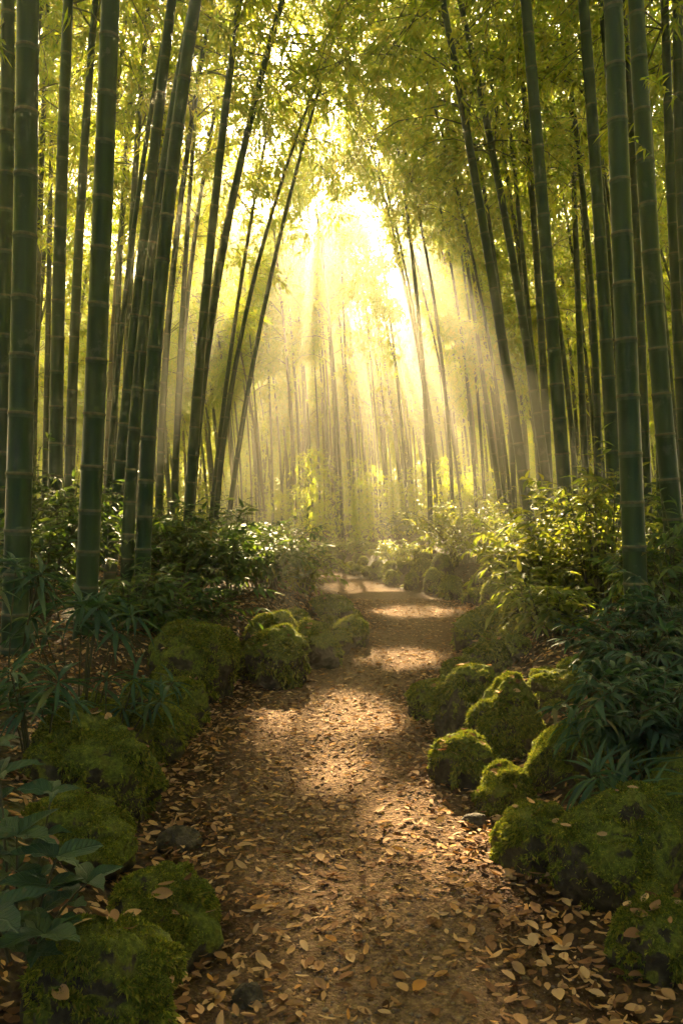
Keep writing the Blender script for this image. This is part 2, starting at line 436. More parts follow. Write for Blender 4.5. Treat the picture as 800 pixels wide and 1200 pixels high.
def quad_lean(p, y_bend, rs):
    """p: (z, x) samples in local metres -> function z -> x, y. Fitted inside the picture, eased to a straight line above."""
    z = np.array([a for a, b in p]); x = np.array([b for a, b in p])
    co = np.polyfit(z, x, min(2, len(p) - 1)); zt = z.max()
    xt = np.polyval(co, zt); sl = np.polyval(np.polyder(co), zt)
    sl = float(np.clip(sl, -.45, .45)); k = float(np.clip(co[0] if len(co) == 3 else 0, -.012, .012))
    x0 = np.polyval(co, 0)
    def cx(zz):
        zz = np.asarray(zz, float); u = np.clip(zz - zt, 0, None)
        xx = np.where(zz <= zt, np.polyval(co, np.minimum(zz, zt)), xt + sl * u + k * u * u) - x0
        return xx, y_bend * zz * zz
    return cx

# hero culms measured in the photo: [(px, py) from base to top], dia px, depth, label
HEROES = [
 ([(-4, 705), (5, 400), (9, 0)], 20, 6.6, 'bamboo culm cut by the left edge of the photo, partly behind the next thick one'),
 ([(16, 735), (27, 400), (33, 0)], 30, 4.7, 'thickest bamboo culm, dark green, second from the left edge'),
 ([(36, 640), (45, 300), (55, 0)], 9, 12.5, 'thin dark bamboo culm just right of the thickest culm on the left'),
 ([(64, 650), (68, 400), (81, 0)], 17, 8, 'dark straight bamboo culm rising from the shrub at far left'),
 ([(80, 640), (88, 400), (117, 0)], 13, 10.4, 'slim bamboo culm leaning right, just left of the thick culm with pale lower nodes'),
 ([(99, 742), (115, 400), (133, 0)], 26, 5.2, 'thick bamboo culm with pale ringed lower nodes beside the fan leaved plant'),
 ([(133, 640), (150, 200), (169, 0)], 8, 14, 'thin bamboo culm leaning right, behind the thick culm with pale lower nodes'),
 ([(172, 640), (190, 200), (203, 0)], 9, 13, 'thin bamboo culm behind the group of three leaning culms on the left'),
 ([(166, 708), (178, 500), (197, 240), (233, 0)], 19, 6.4, 'tall leaning bamboo culm, front one of the three that lean together on the left'),
 ([(148, 705), (153, 525), (167, 360), (192, 220), (224, 0)], 15, 7.4, 'leaning bamboo culm, middle one of the three that lean together on the left'),
 ([(128, 690), (146, 500), (163, 350), (205, 0)], 15, 8, 'leaning bamboo culm, leftmost of the three that lean together on the left'),
 ([(217, 640), (240, 350), (260, 165), (279, 0)], 13, 10, 'leaning bamboo culm rising behind the dark shrub left of the path'),
 ([(220, 645), (227, 525), (250, 350), (275, 225), (300, 120), (330, 0)], 11, 10.8, 'slender bamboo culm arching to the right above the dark shrub'),
 ([(250, 645), (255, 575), (290, 350), (305, 300), (350, 145)], 7, 13, 'thin strongly leaning bamboo culm, second from the path on the left side'),
 ([(262, 645), (265, 600), (312, 350), (325, 285), (362, 145)], 6.5, 13.6, 'thin strongly leaning bamboo culm closest to the path on the left side'),
 ([(243, 640), (275, 350), (290, 320), (312, 165)], 6, 14.5, 'very thin leaning bamboo culm between thicker ones left of the path'),
 ([(202, 640), (203, 585), (215, 350), (227, 165), (236, 50)], 8, 13, 'thin nearly straight bamboo culm right of the three leaning culms'),
 ([(148, 650), (152, 320), (160, 200), (175, 0)], 10, 12, 'mid sized bamboo culm seen between the thick culm and the three leaning ones'),
 ([(630, 658), (622, 630), (600, 475), (584, 375), (560, 225), (545, 125), (522, 0)], 13, 10.5, 'leaning bamboo culm nearest the path on the right side'),
 ([(652, 650), (645, 590), (627, 475), (609, 360), (587, 210), (570, 125), (542, 0)], 11.5, 11.4, 'leaning bamboo culm, second from the path on the right side'),
 ([(646, 650), (610, 300), (580, 125), (560, 0)], 8, 14, 'thin leaning bamboo culm close behind the second one on the right of the path'),
 ([(646, 650), (632, 350), (612, 150), (600, 0)], 10, 12.5, 'bamboo culm leaning slightly left, close beside a thicker smooth culm'),
 ([(671, 680), (667, 600), (655, 475), (645, 375), (635, 240), (625, 125), (614, 0)], 17, 8, 'sturdy bamboo culm rising from the golden shrub on the right bank'),
 ([(690, 640), (680, 400), (672, 200), (668, 0)], 9, 13.5, 'thin straight bamboo culm behind two sturdy culms on the right'),
 ([(724, 680), (715, 515), (706, 365), (690, 125), (677, 0)], 16.5, 8.2, 'sturdy bamboo culm leaning left beside the thick ringed culm on the right'),
 ([(747, 737), (740, 550), (733, 390), (722, 140), (719, 0)], 27, 5.1, 'thick ringed bamboo culm standing in leaf litter on the right bank'),
 ([(800, 715), (785, 600), (770, 425), (750, 150), (739, 0)], 23, 6, 'thick dark bamboo culm leaning left, second from the right edge at its foot'),
 ([(812, 660), (795, 400), (783, 150), (779, 0)], 15, 9, 'dark bamboo culm in the upper right corner, behind the thick leaning one'),
 ([(778, 650), (770, 300), (764, 100), (762, 0)], 9, 13, 'thin bamboo culm between the two thick ones at the right edge'),
 ([(712, 640), (686, 300), (662, 0)], 7, 15, 'thin leaning bamboo culm crossing behind the sturdy ones on the right'),
 ([(52, 650), (60, 300), (70, 0)], 8, 13.5, 'thin bamboo culm in the gap between the two dark culms at far left'),
 ([(20, 650), (28, 300), (45, 0)], 10, 11, 'bamboo culm hidden mostly behind the thickest culm on the left'),
 ([(104, 640), (118, 300), (146, 0)], 9, 12.6, 'thin bamboo culm just behind the thick culm with pale lower nodes'),
 ([(186, 640), (205, 300), (250, 0)], 9, 11.8, 'thin leaning bamboo culm right behind the three leaning culms'),
 ([(760, 640), (748, 300), (735, 0)], 11, 10.6, 'dark bamboo culm close behind the thick ringed culm on the right'),
 ([(700, 640), (690, 300), (655, 0)], 9, 12.2, 'bamboo culm leaning left behind the sturdy culm with the ringed neighbour'),
 ([(836, 660), (800, 300), (788, 0)], 16, 8.6, 'dark bamboo culm along the upper right edge of the photo'),
 ([(640, 650), (618, 350), (585, 0)], 8, 13, 'thin leaning bamboo culm between the first and second leaning culms on the right'),
 ([(776, 660), (768, 300), (752, 0)], 13, 9.6, 'straight bamboo culm filling the gap beside the thick leaning one at right'),
 ([(825, 660), (806, 200), (798, 0)], 12, 10.5, 'bamboo culm cut by the right edge of the photo near the top'),
 ([(594, 640), (560, 400), (533, 200), (512, 40)], 6.5, 16, 'thin arching bamboo culm left of the leaning culm nearest the path on the right'),
]
taken = []
HERO_ROOT = []
for k, (pts, w, d, lab) in enumerate(HEROES):
    rs = RS(100 + k)
    x0 = (pts[0][0] - 400) / F * d
    z0 = ground(x0, d) - .06
    loc = [(EYE - (py_ - 600) / F * d - z0, (px_ - 400) / F * d - x0) for px_, py_ in pts]
    loc[0] = (0.0, 0.0)
    cx = quad_lean(loc, rs.uniform(-.004, .004), rs)
    H = rs.uniform(11.5, 14.0) * (1 if w > 8 else .9)
    root = thing('bamboo', lab, 'bamboo', (x0, d, z0), 0, 'bamboo culms standing nearest the path')
    bamboo_parts(root, cx, H, w / F * d / 2 * 1.02, rs.uniform(5.6, 7.2), 500 + k, 16 if d < 9 else 10,
                 nl=12, ntw=13 if 7.5 < d < 15.5 else 10, spread=1.5 if 7.5 < d < 15.5 else 1.1, leafL=.155, leafW=.030, place=lambda p: p + np.array([x0, d, z0]))
    taken.append((x0, d)); HERO_ROOT.append(root)

# grove: prototypes, then copies
def proto_bamboo(seed, H, r0, lean, z0, nl=12, ntw=10):
    rs = RS(seed)
    a, b = lean
    cx = lambda z: (a * z + b * z * z, .004 * math.sin(seed) * z * z)
    root = thing('bamboo', 'x', 'bamboo', (0, 0, 0))
    bamboo_parts(root, cx, H, r0, z0, seed, 8, nl=nl, ntw=ntw, leafL=.165, leafW=.033)
    return root
PROTOS = [proto_bamboo(900 + k, *a) for k, a in enumerate([
    (13.5, .070, (.02, .010), 5.2), (12.0, .060, (.05, .012), 4.4), (13.0, .075, (.01, .006), 5.4), (11.0, .050, (.08, .016), 3.8),
    (13.0, .065, (.03, .009), 5.0), (12.5, .055, (-.01, .014), 4.6), (10.0, .042, (.10, .014), 3.4)])]
def in_view(x, y, pad=1.0):
    return abs(x) < y * .43 + pad

def sun_lane(x, y, z=None):
    """distance sideways from the vertical plane that holds the sun and the camera"""
    return abs(x - math.tan(SUN_AZ) * y)

LANE_KEEP = .12
def far_glade(x, y): return y > 25 and -2.0 - .09 * y < x - math.tan(SUN_AZ) * y < .3
def in_lane(x, y): return y > 10 and -1.0 - .045 * y < x - math.tan(SUN_AZ) * y < 1.2 + .04 * y
rs = RS(7)
spots = []
tries = 0
while len(spots) < 258 and tries < 60000:
    tries += 1
    y = 8.5 + 30 * rs.rand() ** .75
    x = (rs.rand() * 2 - 1) * (y * .43 + 1.2)
    if rs.rand() < .38: y = 13 + 22 * rs.rand(); x = y * rs.uniform(-.10, .24)      # the close packed wall beyond the bend
    elif rs.rand() < .3: y = 23 + 12 * rs.rand(); x = y * rs.uniform(-.17, .10)
    e, side = outside(np.array([x]), np.array([y])); e = float(e[0])
    clear = 1.5 if y < 20 else 1.9
    if e < clear: continue
    gap = .34 + .010 * y
    if any((x - a) ** 2 + (y - b) ** 2 < gap * gap for a, b in spots) or any((x - a) ** 2 + (y - b) ** 2 < .3 for a, b in taken): continue
    if in_lane(x, y) and rs.rand() < LANE_KEEP: continue
    zz = np.linspace(0, 6, 20)      # no culm stands right in a shaft of sun
    if in_gap(np.stack([0 * zz + x - zz * zz * .009, 0 * zz + y, zz], -1), BEAMS).any() and rs.rand() < .85: continue
    if in_gap(np.stack([0 * zz + x + zz * zz * .009 * (1 if e > 0 and side[0] < 0 else -1), 0 * zz + y, zz], -1)).any() and rs.rand() < .45: continue
    spots.append((x, y))
spots.sort(key=lambda s: s[1])
used = set()
for n, (x, y) in enumerate(spots):
    left = x < float(np.mean(edges(np.array([y]))))
    near_lane = -3.6 - .03 * y < x < 6
    toward = 0 if left else math.pi
    rz = toward + rs.uniform(-.6, .6)
    if near_lane:       # a culm of its own, its crown open where the sun comes through
        z0 = ground(x, y) - .05; c_, s_ = math.cos(rz), math.sin(rz)
        Rz = np.array([[c_, s_, 0], [-s_, c_, 0], [0, 0, 1]]); T = np.array([x, y, z0])
        a_, b_ = rs.uniform(-.01, .07) + (.015 if x > 0 and y > 14 else 0), rs.uniform(.006, .014) + (.002 if x > 0 and y > 14 else 0)
        if abs(x) < 2: a_ *= .4; b_ *= .6
        H = rs.uniform(11, 14)
        r = thing('bamboo', 'x', 'bamboo', (x, y, z0), rz)
        bamboo_parts(r, lambda z: (a_ * z + b_ * z * z, .003 * z * z * math.sin(n)), H, rs.uniform(.032, .062), rs.uniform(3.6, 5.8) + (1.6 if y < 15 else 0), 2000 + n, 8,
                     nl=12, ntw=10, leafL=.165, leafW=.033, place=lambda p: p @ Rz + T)
    else:
        k = rs.randint(len(PROTOS)); src = PROTOS[k]
        r = src if k not in used else copy_tree(src); used.add(k)
        r.location = (x, y, ground(x, y) - .05)
        r.rotation_euler = (0, 0, rz)
        s = rs.uniform(.85, 1.04)
        r.scale = (s, s, s * rs.uniform(.92, 1.08))
    r['group'] = 'bamboo culms in the %s grove' % ('left' if left else 'right')
    r['label'] = ('slim bamboo culm among many in the hazy grove left of the path' if left else
                  'slim bamboo culm among many in the hazy grove right of the path')
for k, p in enumerate(PROTOS):
    if k not in used:
        for c in list(p.children): bpy.data.objects.remove(c)
        bpy.data.objects.remove(p)

# far grove: one mass
far = Acc(); rs = RS(21); cnt = 0
cr_cache = []
for k in range(6):
    H = 11.5 + k * .35
    cxk = (lambda a: (lambda z: (a * z * z + .03 * z, 0 * z)))(.006 + .0015 * k)
    V, fb, fn = culm_geo(cxk, H, .06, 5, seed=k, detail=False)
    tw, LV, lf = crown_geo(cxk, H, 4.0, 40 + k, nl=8, ntw=7, leafL=.24, leafW=.05)
    cr_cache.append((V, fb, fn, LV, lf))
def open_up(V, fs, thin=1.0):
    """drop the leaves (four corners each) that stand in a gap"""
    V = V.reshape(-1, 4, 3); V = V[~in_gap(V[:, 0])]; V = V[RS(len(V)).rand(len(V)) < thin]
    return V.reshape(-1, 3), [np.arange(len(V) * 4).reshape(-1, 4)]
while cnt < 460:
    y = 34 + 42 * rs.rand(); x = (rs.rand() * 2 - 1) * (y * .45 + 3)
    e, _ = outside(np.array([x]), np.array([y]))
    if e[0] < 2: continue
    if y < 42 and in_lane(x, y) and rs.rand() < .3: continue
    V, fb, fn, LV, lf = cr_cache[rs.randint(6)]
    a = (0 if x < 0 else math.pi) + rs.uniform(-.9, .9); c, s = math.cos(a), math.sin(a)
    Rm = np.array([[c, s, 0], [-s, c, 0], [0, 0, 1]]); T = np.array([x, y, ground(x, y) - .05]); sc = rs.uniform(.8, 1.08)
    far.add(V @ Rm * sc + T, [fb], 0); far.add(*open_up(LV @ Rm * sc + T, lf), 1)
    cnt += 1
# young culms leafed to the ground fill the space under the far crowns
young = []
for k in range(3):
    cxk = (lambda a: (lambda z: (a * z * z, 0 * z)))(.02 + .01 * k)
    young.append(crown_geo(cxk, 4.0 + k, .3, 70 + k, nl=6, ntw=6, leafL=.26, leafW=.055)[1:])
cnt = 0
while cnt < 620:
    y = 19 + 57 * rs.rand() ** 1.3; x = (rs.rand() * 2 - 1) * (y * .45 + 3)
    e, _ = outside(np.array([x]), np.array([y]))
    if e[0] < 1.2: continue
    LV, lf = young[rs.randint(3)]; a = rs.rand() * 6.28; c, s = math.cos(a), math.sin(a)
    Rm = np.array([[c, s, 0], [-s, c, 0], [0, 0, 1]]); T = np.array([x, y, ground(x, y)])
    far.add(LV @ Rm * (rs.uniform(.22, .45) if y < 38 else rs.uniform(.6, 1.2)) + T, lf, 1); cnt += 1
# the same grove goes on unseen behind and beside the viewer, added as shade
cnt = 0
while cnt < 260:
    y = rs.uniform(-14, 34); x = rs.uniform(-24, 24)
    if y > 0 and abs(x) < y * .43 + 2.0: continue
    e, _ = outside(np.array([x]), np.array([y]))
    if e[0] < .9 or x * x + y * y < 2.5: continue
    V, fb, fn, LV, lf = cr_cache[rs.randint(6)]
    a = (0 if x < 0 else math.pi) + rs.uniform(-.7, .7); c, s = math.cos(a), math.sin(a)
    Rm = np.array([[c, s, 0], [-s, c, 0], [0, 0, 1]]); T = np.array([x, y, ground(x, y) - .05]); sc = rs.uniform(.85, 1.05)
    far.add(V @ Rm * sc + T, [fb], 0); far.add(*open_up(LV @ Rm * sc + T, lf), 1); cnt += 1
tag(obj('distant_and_unseen_bamboo_grove', far.mesh('distant_and_unseen_bamboo_grove'), [M['culm'], M['bamboo_leaf']]),
    'pale far off mass of bamboo fading into golden haze beyond the path, with unseen bamboo added round the viewer for shade', 'bamboo grove', kind='stuff')

# ------------------------------------------------------------------ rocks
_ico = {}
def ico(sub):
    if sub not in _ico:
        import bmesh
        bm = bmesh.new(); bmesh.ops.create_icosphere(bm, subdivisions=sub, radius=1)
        V = np.array([v.co[:] for v in bm.verts]); Fc = np.array([[v.index for v in f.verts] for f in bm.faces]); bm.free()
        _ico[sub] = (V, Fc)
    return _ico[sub]
def rock_shape(sub, dims, seed, rough=1.0):
    V, Fc = ico(sub); o = Vector((seed * 7.3, seed * 3.1, seed * 1.7))
    out = np.empty_like(V)
    for i, v in enumerate(V):
        p = Vector(v)
        n = mnoise.noise(p * 1.0 + o) * .26 + mnoise.noise(p * 2.1 + o) * .13
        if sub >= 4:
            n += (abs(mnoise.noise(p * 3.1 + o)) - .2) * .16 + mnoise.noise(p * 5 + o) * .06 + (abs(mnoise.noise(p * 8 + o)) - .2) * .075
            n += mnoise.noise(p * 14 + o) * .030 * max(.2, p.z + .5) + mnoise.noise(p * 26 + o) * .018
        out[i] = v * (1 + n * rough)
    rk = RS(seed * 13 + 5)
    for _ in range(6):              # faces where the stone broke
        pn = norm(rk.randn(3) * np.array([1, 1, .7])); pd = rk.uniform(.70, .95)
        ex = np.clip(out @ pn - pd, 0, None); out -= pn[None] * (ex * .7)[:, None]
    # boulders are squarish: push towards a rounded box
    q = np.sign(out) * np.abs(out) ** .98
    q = q / np.abs(q).max(0)
    return q * (np.array(dims) / 2), Fc

def moss_tufts(V, Fc, n, seed, length, thresh=.04):
    rs = RS(seed)
    a, b, c = V[Fc[:, 0]], V[Fc[:, 1]], V[Fc[:, 2]]
    nr = np.cross(b - a, c - a); ar = np.linalg.norm(nr, axis=1); nr = norm(nr)
    cen = (a + b + c) / 3; s = np.abs(V).max()
    dens = np.clip(nr[:, 2] * .9 + (vnoise(cen[:, 0] / s * 3 + seed, cen[:, 1] / s * 3 + cen[:, 2] / s * 2, seed) - .45) * 1.6 - thresh, 0, 1)
    w = ar * dens; w /= w.sum()
    f = rs.choice(len(Fc), n, p=w)
    u, v = rs.rand(n), rs.rand(n); m = u + v > 1; u[m] = 1 - u[m]; v[m] = 1 - v[m]
    p = a[f] + (b - a)[f] * u[:, None] + (c - a)[f] * v[:, None]
    flank = np.clip(1 - nr[f][:, 2], 0, 1)
    clump = vnoise(p[:, 0] / length * .16 + seed, (p[:, 1] + p[:, 2]) / length * .16, seed + 3)
    keep = rs.rand(n) < .25 + 1.1 * clump
    d = norm(nr[f] * (1 - .55 * flank[:, None]) + rs.randn(n, 3) * .6 + np.array([0, 0, -1.3]) * flank[:, None] ** 1.5)
    L = length * (.35 + .45 * rs.rand(n) + 1.5 * clump ** 2) * (1 + 1.9 * flank * rs.rand(n) ** 2)      # longer where it hangs down the sides
    p, d, L = p[keep], d[keep], L[keep]; n = len(p)
    return scatter(RHOMB, p - d * .002, d, norm(rs.randn(n, 3)), L, L * (.22 + .2 * rs.rand(n)))

def at_ground(px, py_, lift=0.0):
    """the point of the terrain seen at a photo pixel"""
    dx, dz = (px - 400) / F, -(py_ - 600) / F
    t = .8
    while t < 60:
        if EYE + dz * t <= ground(dx * t, t) + lift: break
        t += .02
    return dx * t, t

# px centre, py foot, width px, height px, depth, label, bare?
ROCKS = [
 (70, 1046, 145, 115, 2.45, 'plump bright mossy boulder at the left edge with brown leaves on top', 5),
 (175, 1150, 140, 120, 2.12, 'low sloping mossy boulder between the broad leaved plant and the path, bottom left', 5),
 (110, 1225, 150, 150, 1.75, 'mossy boulder in the bottom left corner under the broad leaved plant', 5),
 (90, 965, 150, 130, 3.0, 'dark overgrown mossy mound under the long leaved plants at left', 5),
 (168, 893, 78, 85, 3.75, 'shaded mossy boulder beside the long leaved plant, next to leaf litter', 5),
 (207, 852, 62, 62, 4.4, 'small rounded mossy boulder right below the large square one at left', 5),
 (224, 815, 92, 85, 5.0, 'large square mossy boulder on the left verge with leaves on its top', 5),
 (322, 800, 78, 66, 5.5, 'domed mossy boulder at the left path edge beside a patch of sunlight', 5),
 (318, 752, 56, 36, 6.4, 'half hidden mossy boulder behind the domed one on the left', 4),
 (369, 776, 56, 48, 6.1, 'rounded mossy boulder right of the domed one at the left path edge', 4),
 (412, 754, 42, 34, 7.0, 'last mossy boulder of the left row where the path bends', 4),
 (392, 766, 34, 30, 6.6, 'small mossy boulder wedged near the end of the left row', 4),
 (386, 728, 46, 30, 8.2, 'low mossy boulder under the bright shrub at the left bend', 4),
 (345, 742, 40, 30, 7.4, 'low mossy boulder in the second tier of the left row', 4),
 (785, 1158, 105, 95, 2.05, 'mossy boulder cut by the right edge in the bottom right corner', 5),
 (748, 1088, 170, 160, 2.4, 'largest mossy boulder, draped with hanging moss, at the right edge', 5),
 (635, 1030, 95, 82, 2.65, 'rounded green mossy boulder left of the largest draped one', 5),
 (598, 958, 68, 58, 3.15, 'small mossy boulder at the right path edge, between two bigger ones', 5),
 (547, 926, 70, 64, 3.45, 'low mossy boulder jutting farthest into the path from the right', 5),
 (675, 942, 90, 96, 3.2, 'boulder with mossy cap and dark shaded face beside the blue green plants', 5),
 (598, 898, 76, 108, 3.75, 'tall golden lit boulder with moss hanging down its face', 5),
 (664, 866, 84, 90, 4.1, 'dark boulder with moss fringed top behind the golden lit one', 5),
 (553, 884, 70, 105, 4.15, 'steep mossy boulder leaning behind the golden lit one on the path side', 5),
 (516, 846, 62, 52, 4.6, 'wide low mossy boulder at the right verge where the path narrows', 5),
 (574, 803, 56, 58, 5.2, 'dark mossy boulder beneath the golden shrub on the right bank', 5),
 (540, 815, 40, 40, 5.0, 'small mossy boulder beside the dark one under the golden shrub', 4),
]
def add_rock(px, foot, w, h, d, label, sub, k, group, tufts=0):
    W = w / F * d; Hh = h / F * d
    x = (px - 400) / F * d
    zfoot = EYE - (foot - 600) / F * d
    dims = (W * 1.25, W * 1.0, Hh * 1.40)
    V, Fc = rock_shape(sub, dims, k + 1)
    yc = d + W * .25
    zc = zfoot + Hh - dims[2] / 2
    gz = ground(x, yc)
    if zc - dims[2] / 2 > gz - .05: # reach down into the soil
        bottom = gz - .08; top = zfoot + Hh
        V[:, 2] *= (top - bottom) / dims[2]; zc = (top + bottom) / 2
    rz = RS(k).uniform(-.5, .5); c, s = math.cos(rz), math.sin(rz)
    V = V @ np.array([[c, s, 0], [-s, c, 0], [0, 0, 1]])
    me = mesh_np('mossy_rock', V, [(Fc, 0)], True)
    o = obj('mossy_rock', me, M['rock']); o.location = (x, yc, zc)
    tag(o, label, 'rock', group)
    if tufts:
        TV, tf = moss_tufts(V, Fc, tufts, k + 50, .0035 + .0018 * d)
        obj('moss', mesh_np('moss', TV, [(f, 0) for f in tf]), M['moss_tuft'], o)
    return o
rock_xy = []
for k, (px, foot, w, h, d, lab, sub) in enumerate(ROCKS):
    nt_ = int(np.clip(w * h * 3.4, 3500, 46000))
    o = add_rock(px, foot, w, h, d, lab, sub, k, 'mossy boulders edging the near path', nt_)
    rock_xy.append(o)
# far right row: tiers of smaller boulders following the bend
rs = RS(5); k = 200
for tier, (e0, n_, lift) in enumerate([(.12, 26, 0), (.42, 22, .1), (.75, 16, .18)]):
    ysr = np.linspace(6.9, 21, n_) + rs.uniform(-.1, .1, n_)
    for y in ysr:
        if y > 14 and tier == 2: continue
        x = float(edges(np.array([y]))[1][0]) + e0 + rs.uniform(-.1, .12)
        g = ground(x, y); w = rs.uniform(.26, .44) * (.8 if y > 14 else 1); h = rs.uniform(.20, .34) * (.7 if y > 14 else 1)
        V, Fc = rock_shape(3, (w, w * .9, h * 1.5), k, .9)
        o = obj('mossy_rock', mesh_np('mossy_rock', V, [(Fc, 0)], True), M['rock']); o.location = (x, y, g + h * .28)
        o.rotation_euler = (0, 0, rs.uniform(0, 6))
        tag(o, 'small mossy boulder in the sunlit row along the right side of the bend', 'rock', 'boulders lining the far bend'); k += 1
        TV, tf = moss_tufts(V, Fc, 1500, k, .022)
        obj('moss', mesh_np('moss', TV, [(f, 0) for f in tf]), M['moss_tuft'], o)
# small boulders packed between the big ones, along both verges
rs = RS(77)
for side_, n_, y0_, y1_ in ((1, 34, 2.6, 8.5), (-1, 26, 2.9, 9.0)):
    for q in range(n_):
        y = rs.uniform(y0_, y1_); l_, r_ = edges(np.array([y])); e_ = rs.uniform(.06, .75) if side_ > 0 else rs.uniform(.04, .5)
        x = float(r_[0]) + e_ if side_ > 0 else float(l_[0]) - e_
        w = rs.uniform(.13, .26); h = w * rs.uniform(.6, .85)
        V, Fc = rock_shape(4, (w, w * rs.uniform(.75, 1), h * 1.5), 400 + k)
        o = obj('mossy_rock', mesh_np('mossy_rock', V, [(Fc, 0)], True), M['rock']); o.location = (x, y, ground(x, y) + h * .22)
        o.rotation_euler = (0, 0, rs.uniform(0, 6))
        tag(o, 'small mossy stone wedged between the larger boulders of the near %s verge' % ('right' if side_ > 0 else 'left'), 'rock', 'small stones of the near %s verge' % ('right' if side_ > 0 else 'left')); k += 1
        TV, tf = moss_tufts(V, Fc, 2500, k, .0035 + .0018 * y)
        obj('moss', mesh_np('moss', TV, [(f, 0) for f in tf]), M['moss_tuft'], o)
# a few bare stones
for k, (px, foot, w, h, lab) in enumerate([(208, 996, 56, 24, 'bare grey stone lying in leaf litter at the left path edge'),
                                           (558, 972, 34, 14, 'small bare stone in leaf litter at the right path edge'),
                                           (290, 1190, 44, 26, 'dark bare stone in leaf litter at the bottom left of the path')]):
    x, d = at_ground(px, foot)
    V, Fc = rock_shape(4, (w / F * d, w / F * d * .7, h / F * d * 1.6), 300 + k)
    o = obj('stone', mesh_np('stone', V, [(Fc, 0)], True), M['bare_rock']); o.location = (x, d + .03, ground(x, d) + h / F * d * .2)
    tag(o, lab, 'stone', 'bare stones beside the path')

# ------------------------------------------------------------------ leaf litter
def curl_leaf(c1, c2, wid):
    v = []; fs = []
    for i, x in enumerate(np.linspace(0, 1, 5)):
        w = wid * math.sin(math.pi * (x * .9 + .05)) ** .8
        z = c1 * (x - .5) ** 2
        for s in (-1, 0, 1): v.append((x - .5, s * w * .5, z + c2 * abs(s) * w))
    for i in range(4):
        a = i * 3
        fs += [(a, a + 3, a + 4, a + 1), (a + 1, a + 4, a + 5, a + 2)]
    return np.array(v, float), [np.array(fs)]
CURLS = [curl_leaf(.25, .18, .50), curl_leaf(-.2, .1, .42), curl_leaf(.45, .35, .58), curl_leaf(.1, -.12, .34), curl_leaf(.8, .2, .40), curl_leaf(.3, .1, .22), curl_leaf(.15, .25, .66)]
def litter_points(n, seed, ymin, ymax, xlim, fn):
    rs = RS(seed); P = []
    while len(P) < n:
        y = ymin + (ymax - ymin) * rs.rand(4000) ** 1.25; x = rs.uniform(-1, 1, 4000) * xlim
        vis = np.abs(x) < y * .47 + .3
        e, side = outside(x, y)
        ok = vis & (rs.rand(4000) < fn(e, x, y))
        for q in np.stack([x, y], -1)[ok]: P.append(q)
    return np.array(P[:n])
def dens(e, x, y):
    inner = np.where(y < 4, .38, .36) + .40 * vnoise(x * 1.7, y * 1.7, 31) ** 2
    inner = np.where(y < 2.6, inner * (.55 + .9 * np.clip((-x + .2) * 1.2, 0, 1)), inner)
    edge = np.exp(-((e + .06) / .30) ** 2)
    bank = np.where(e > 0, .55 + .3 * vnoise(x * 2, y * 2, 33), 0)
    return np.clip(np.maximum(np.maximum(inner, edge), bank), 0, 1)
def leaves_on(P, seed, L0, L1):
    rs = RS(seed); n = len(P); z = base_height(P[:, 0], P[:, 1])
    h = .04
    gx = (base_height(P[:, 0] + h, P[:, 1]) - base_height(P[:, 0] - h, P[:, 1])) / (2 * h)
    gy = (base_height(P[:, 0], P[:, 1] + h) - base_height(P[:, 0], P[:, 1] - h)) / (2 * h)
    e, _ = outside(P[:, 0], P[:, 1])
    mess = np.where(e > -.25, .24, .10)[:, None]
    up = norm(np.stack([-gx, -gy, np.ones(n)], -1) + rs.randn(n, 3) * mess)
    a = rs.rand(n) * 6.283; d = np.stack([np.cos(a), np.sin(a), np.zeros(n)], -1)
    d = norm(d - up * (d * up).sum(1, keepdims=True))
    L = L0 + (L1 - L0) * rs.rand(n) ** 1.4
    pos = np.concatenate([P, (z + .007 + .016 * rs.rand(n) * (e > -.3))[:, None]], 1)
    return pos, d, up, L
lit = Acc()
P = litter_points(42000, 11, 1.2, 11, 6, dens)
near = (P[:, 1] < 2.45) & (np.abs(P[:, 0]) < P[:, 1] * .44)
near_idx = np.where(near)[0]
order = near_idx[np.argsort(P[near_idx, 1])][:150]
singles = P[order]; P = np.delete(P, order, 0)
P = np.concatenate([P, litter_points(9000, 12, 6, 24, 9, dens)])
pos, d, up, L = leaves_on(P, 13, .020, .052)
Pb = litter_points(16000, 18, 1.2, 9, 5, lambda e, x, y: np.clip(.35 + .5 * vnoise(x * 2.6, y * 2.6, 35), 0, 1))
pb, db, ub, lb_ = leaves_on(Pb, 20, .007, .019)      # crumbled bits
pb[:, 2] -= .003
pos, d, up, L, P = np.concatenate([pos, pb]), np.concatenate([d, db]), np.concatenate([up, ub]), np.concatenate([L, lb_]), np.concatenate([P, Pb])
ci = RS(14).randint(len(CURLS), size=len(P))
for q, t in enumerate(CURLS):
    m = ci == q; lit.add(*scatter(t, pos[m], d[m], up[m], L[m], L[m]))
rs = RS(19)      # and those that came down on the boulders
for o in rock_xy:
    me = o.data; top = [p for p in me.polygons if p.normal.z > .72]
    if not top: continue
    k_ = int(4 + 9 * rs.rand())
    for q in rs.choice(len(top), min(k_, len(top)), replace=False):
        p_ = np.array([top[q].center[:]]) + np.array([o.location[:]]) + np.array([[0, 0, .006]]); a_ = rs.rand() * 6.28
        l_ = np.array([rs.uniform(.03, .06)])
        lit.add(*scatter(CURLS[rs.randint(len(CURLS))], p_, np.array([[math.cos(a_), math.sin(a_), rs.uniform(-.2, .2)]]), norm(np.array([top[q].normal[:]]) + rs.randn(1, 3) * .2), l_, l_))
tag(obj('fallen_leaves', lit.mesh('fallen_leaves', True), M['litter']), 'brown and tan dead leaves carpeting the path and its verges', 'leaf litter', kind='stuff')
pos, d, up, L = leaves_on(singles, 15, .028, .055)
x_, y_, z_ = frames(d, up)
from mathutils import Matrix
curl_me = []
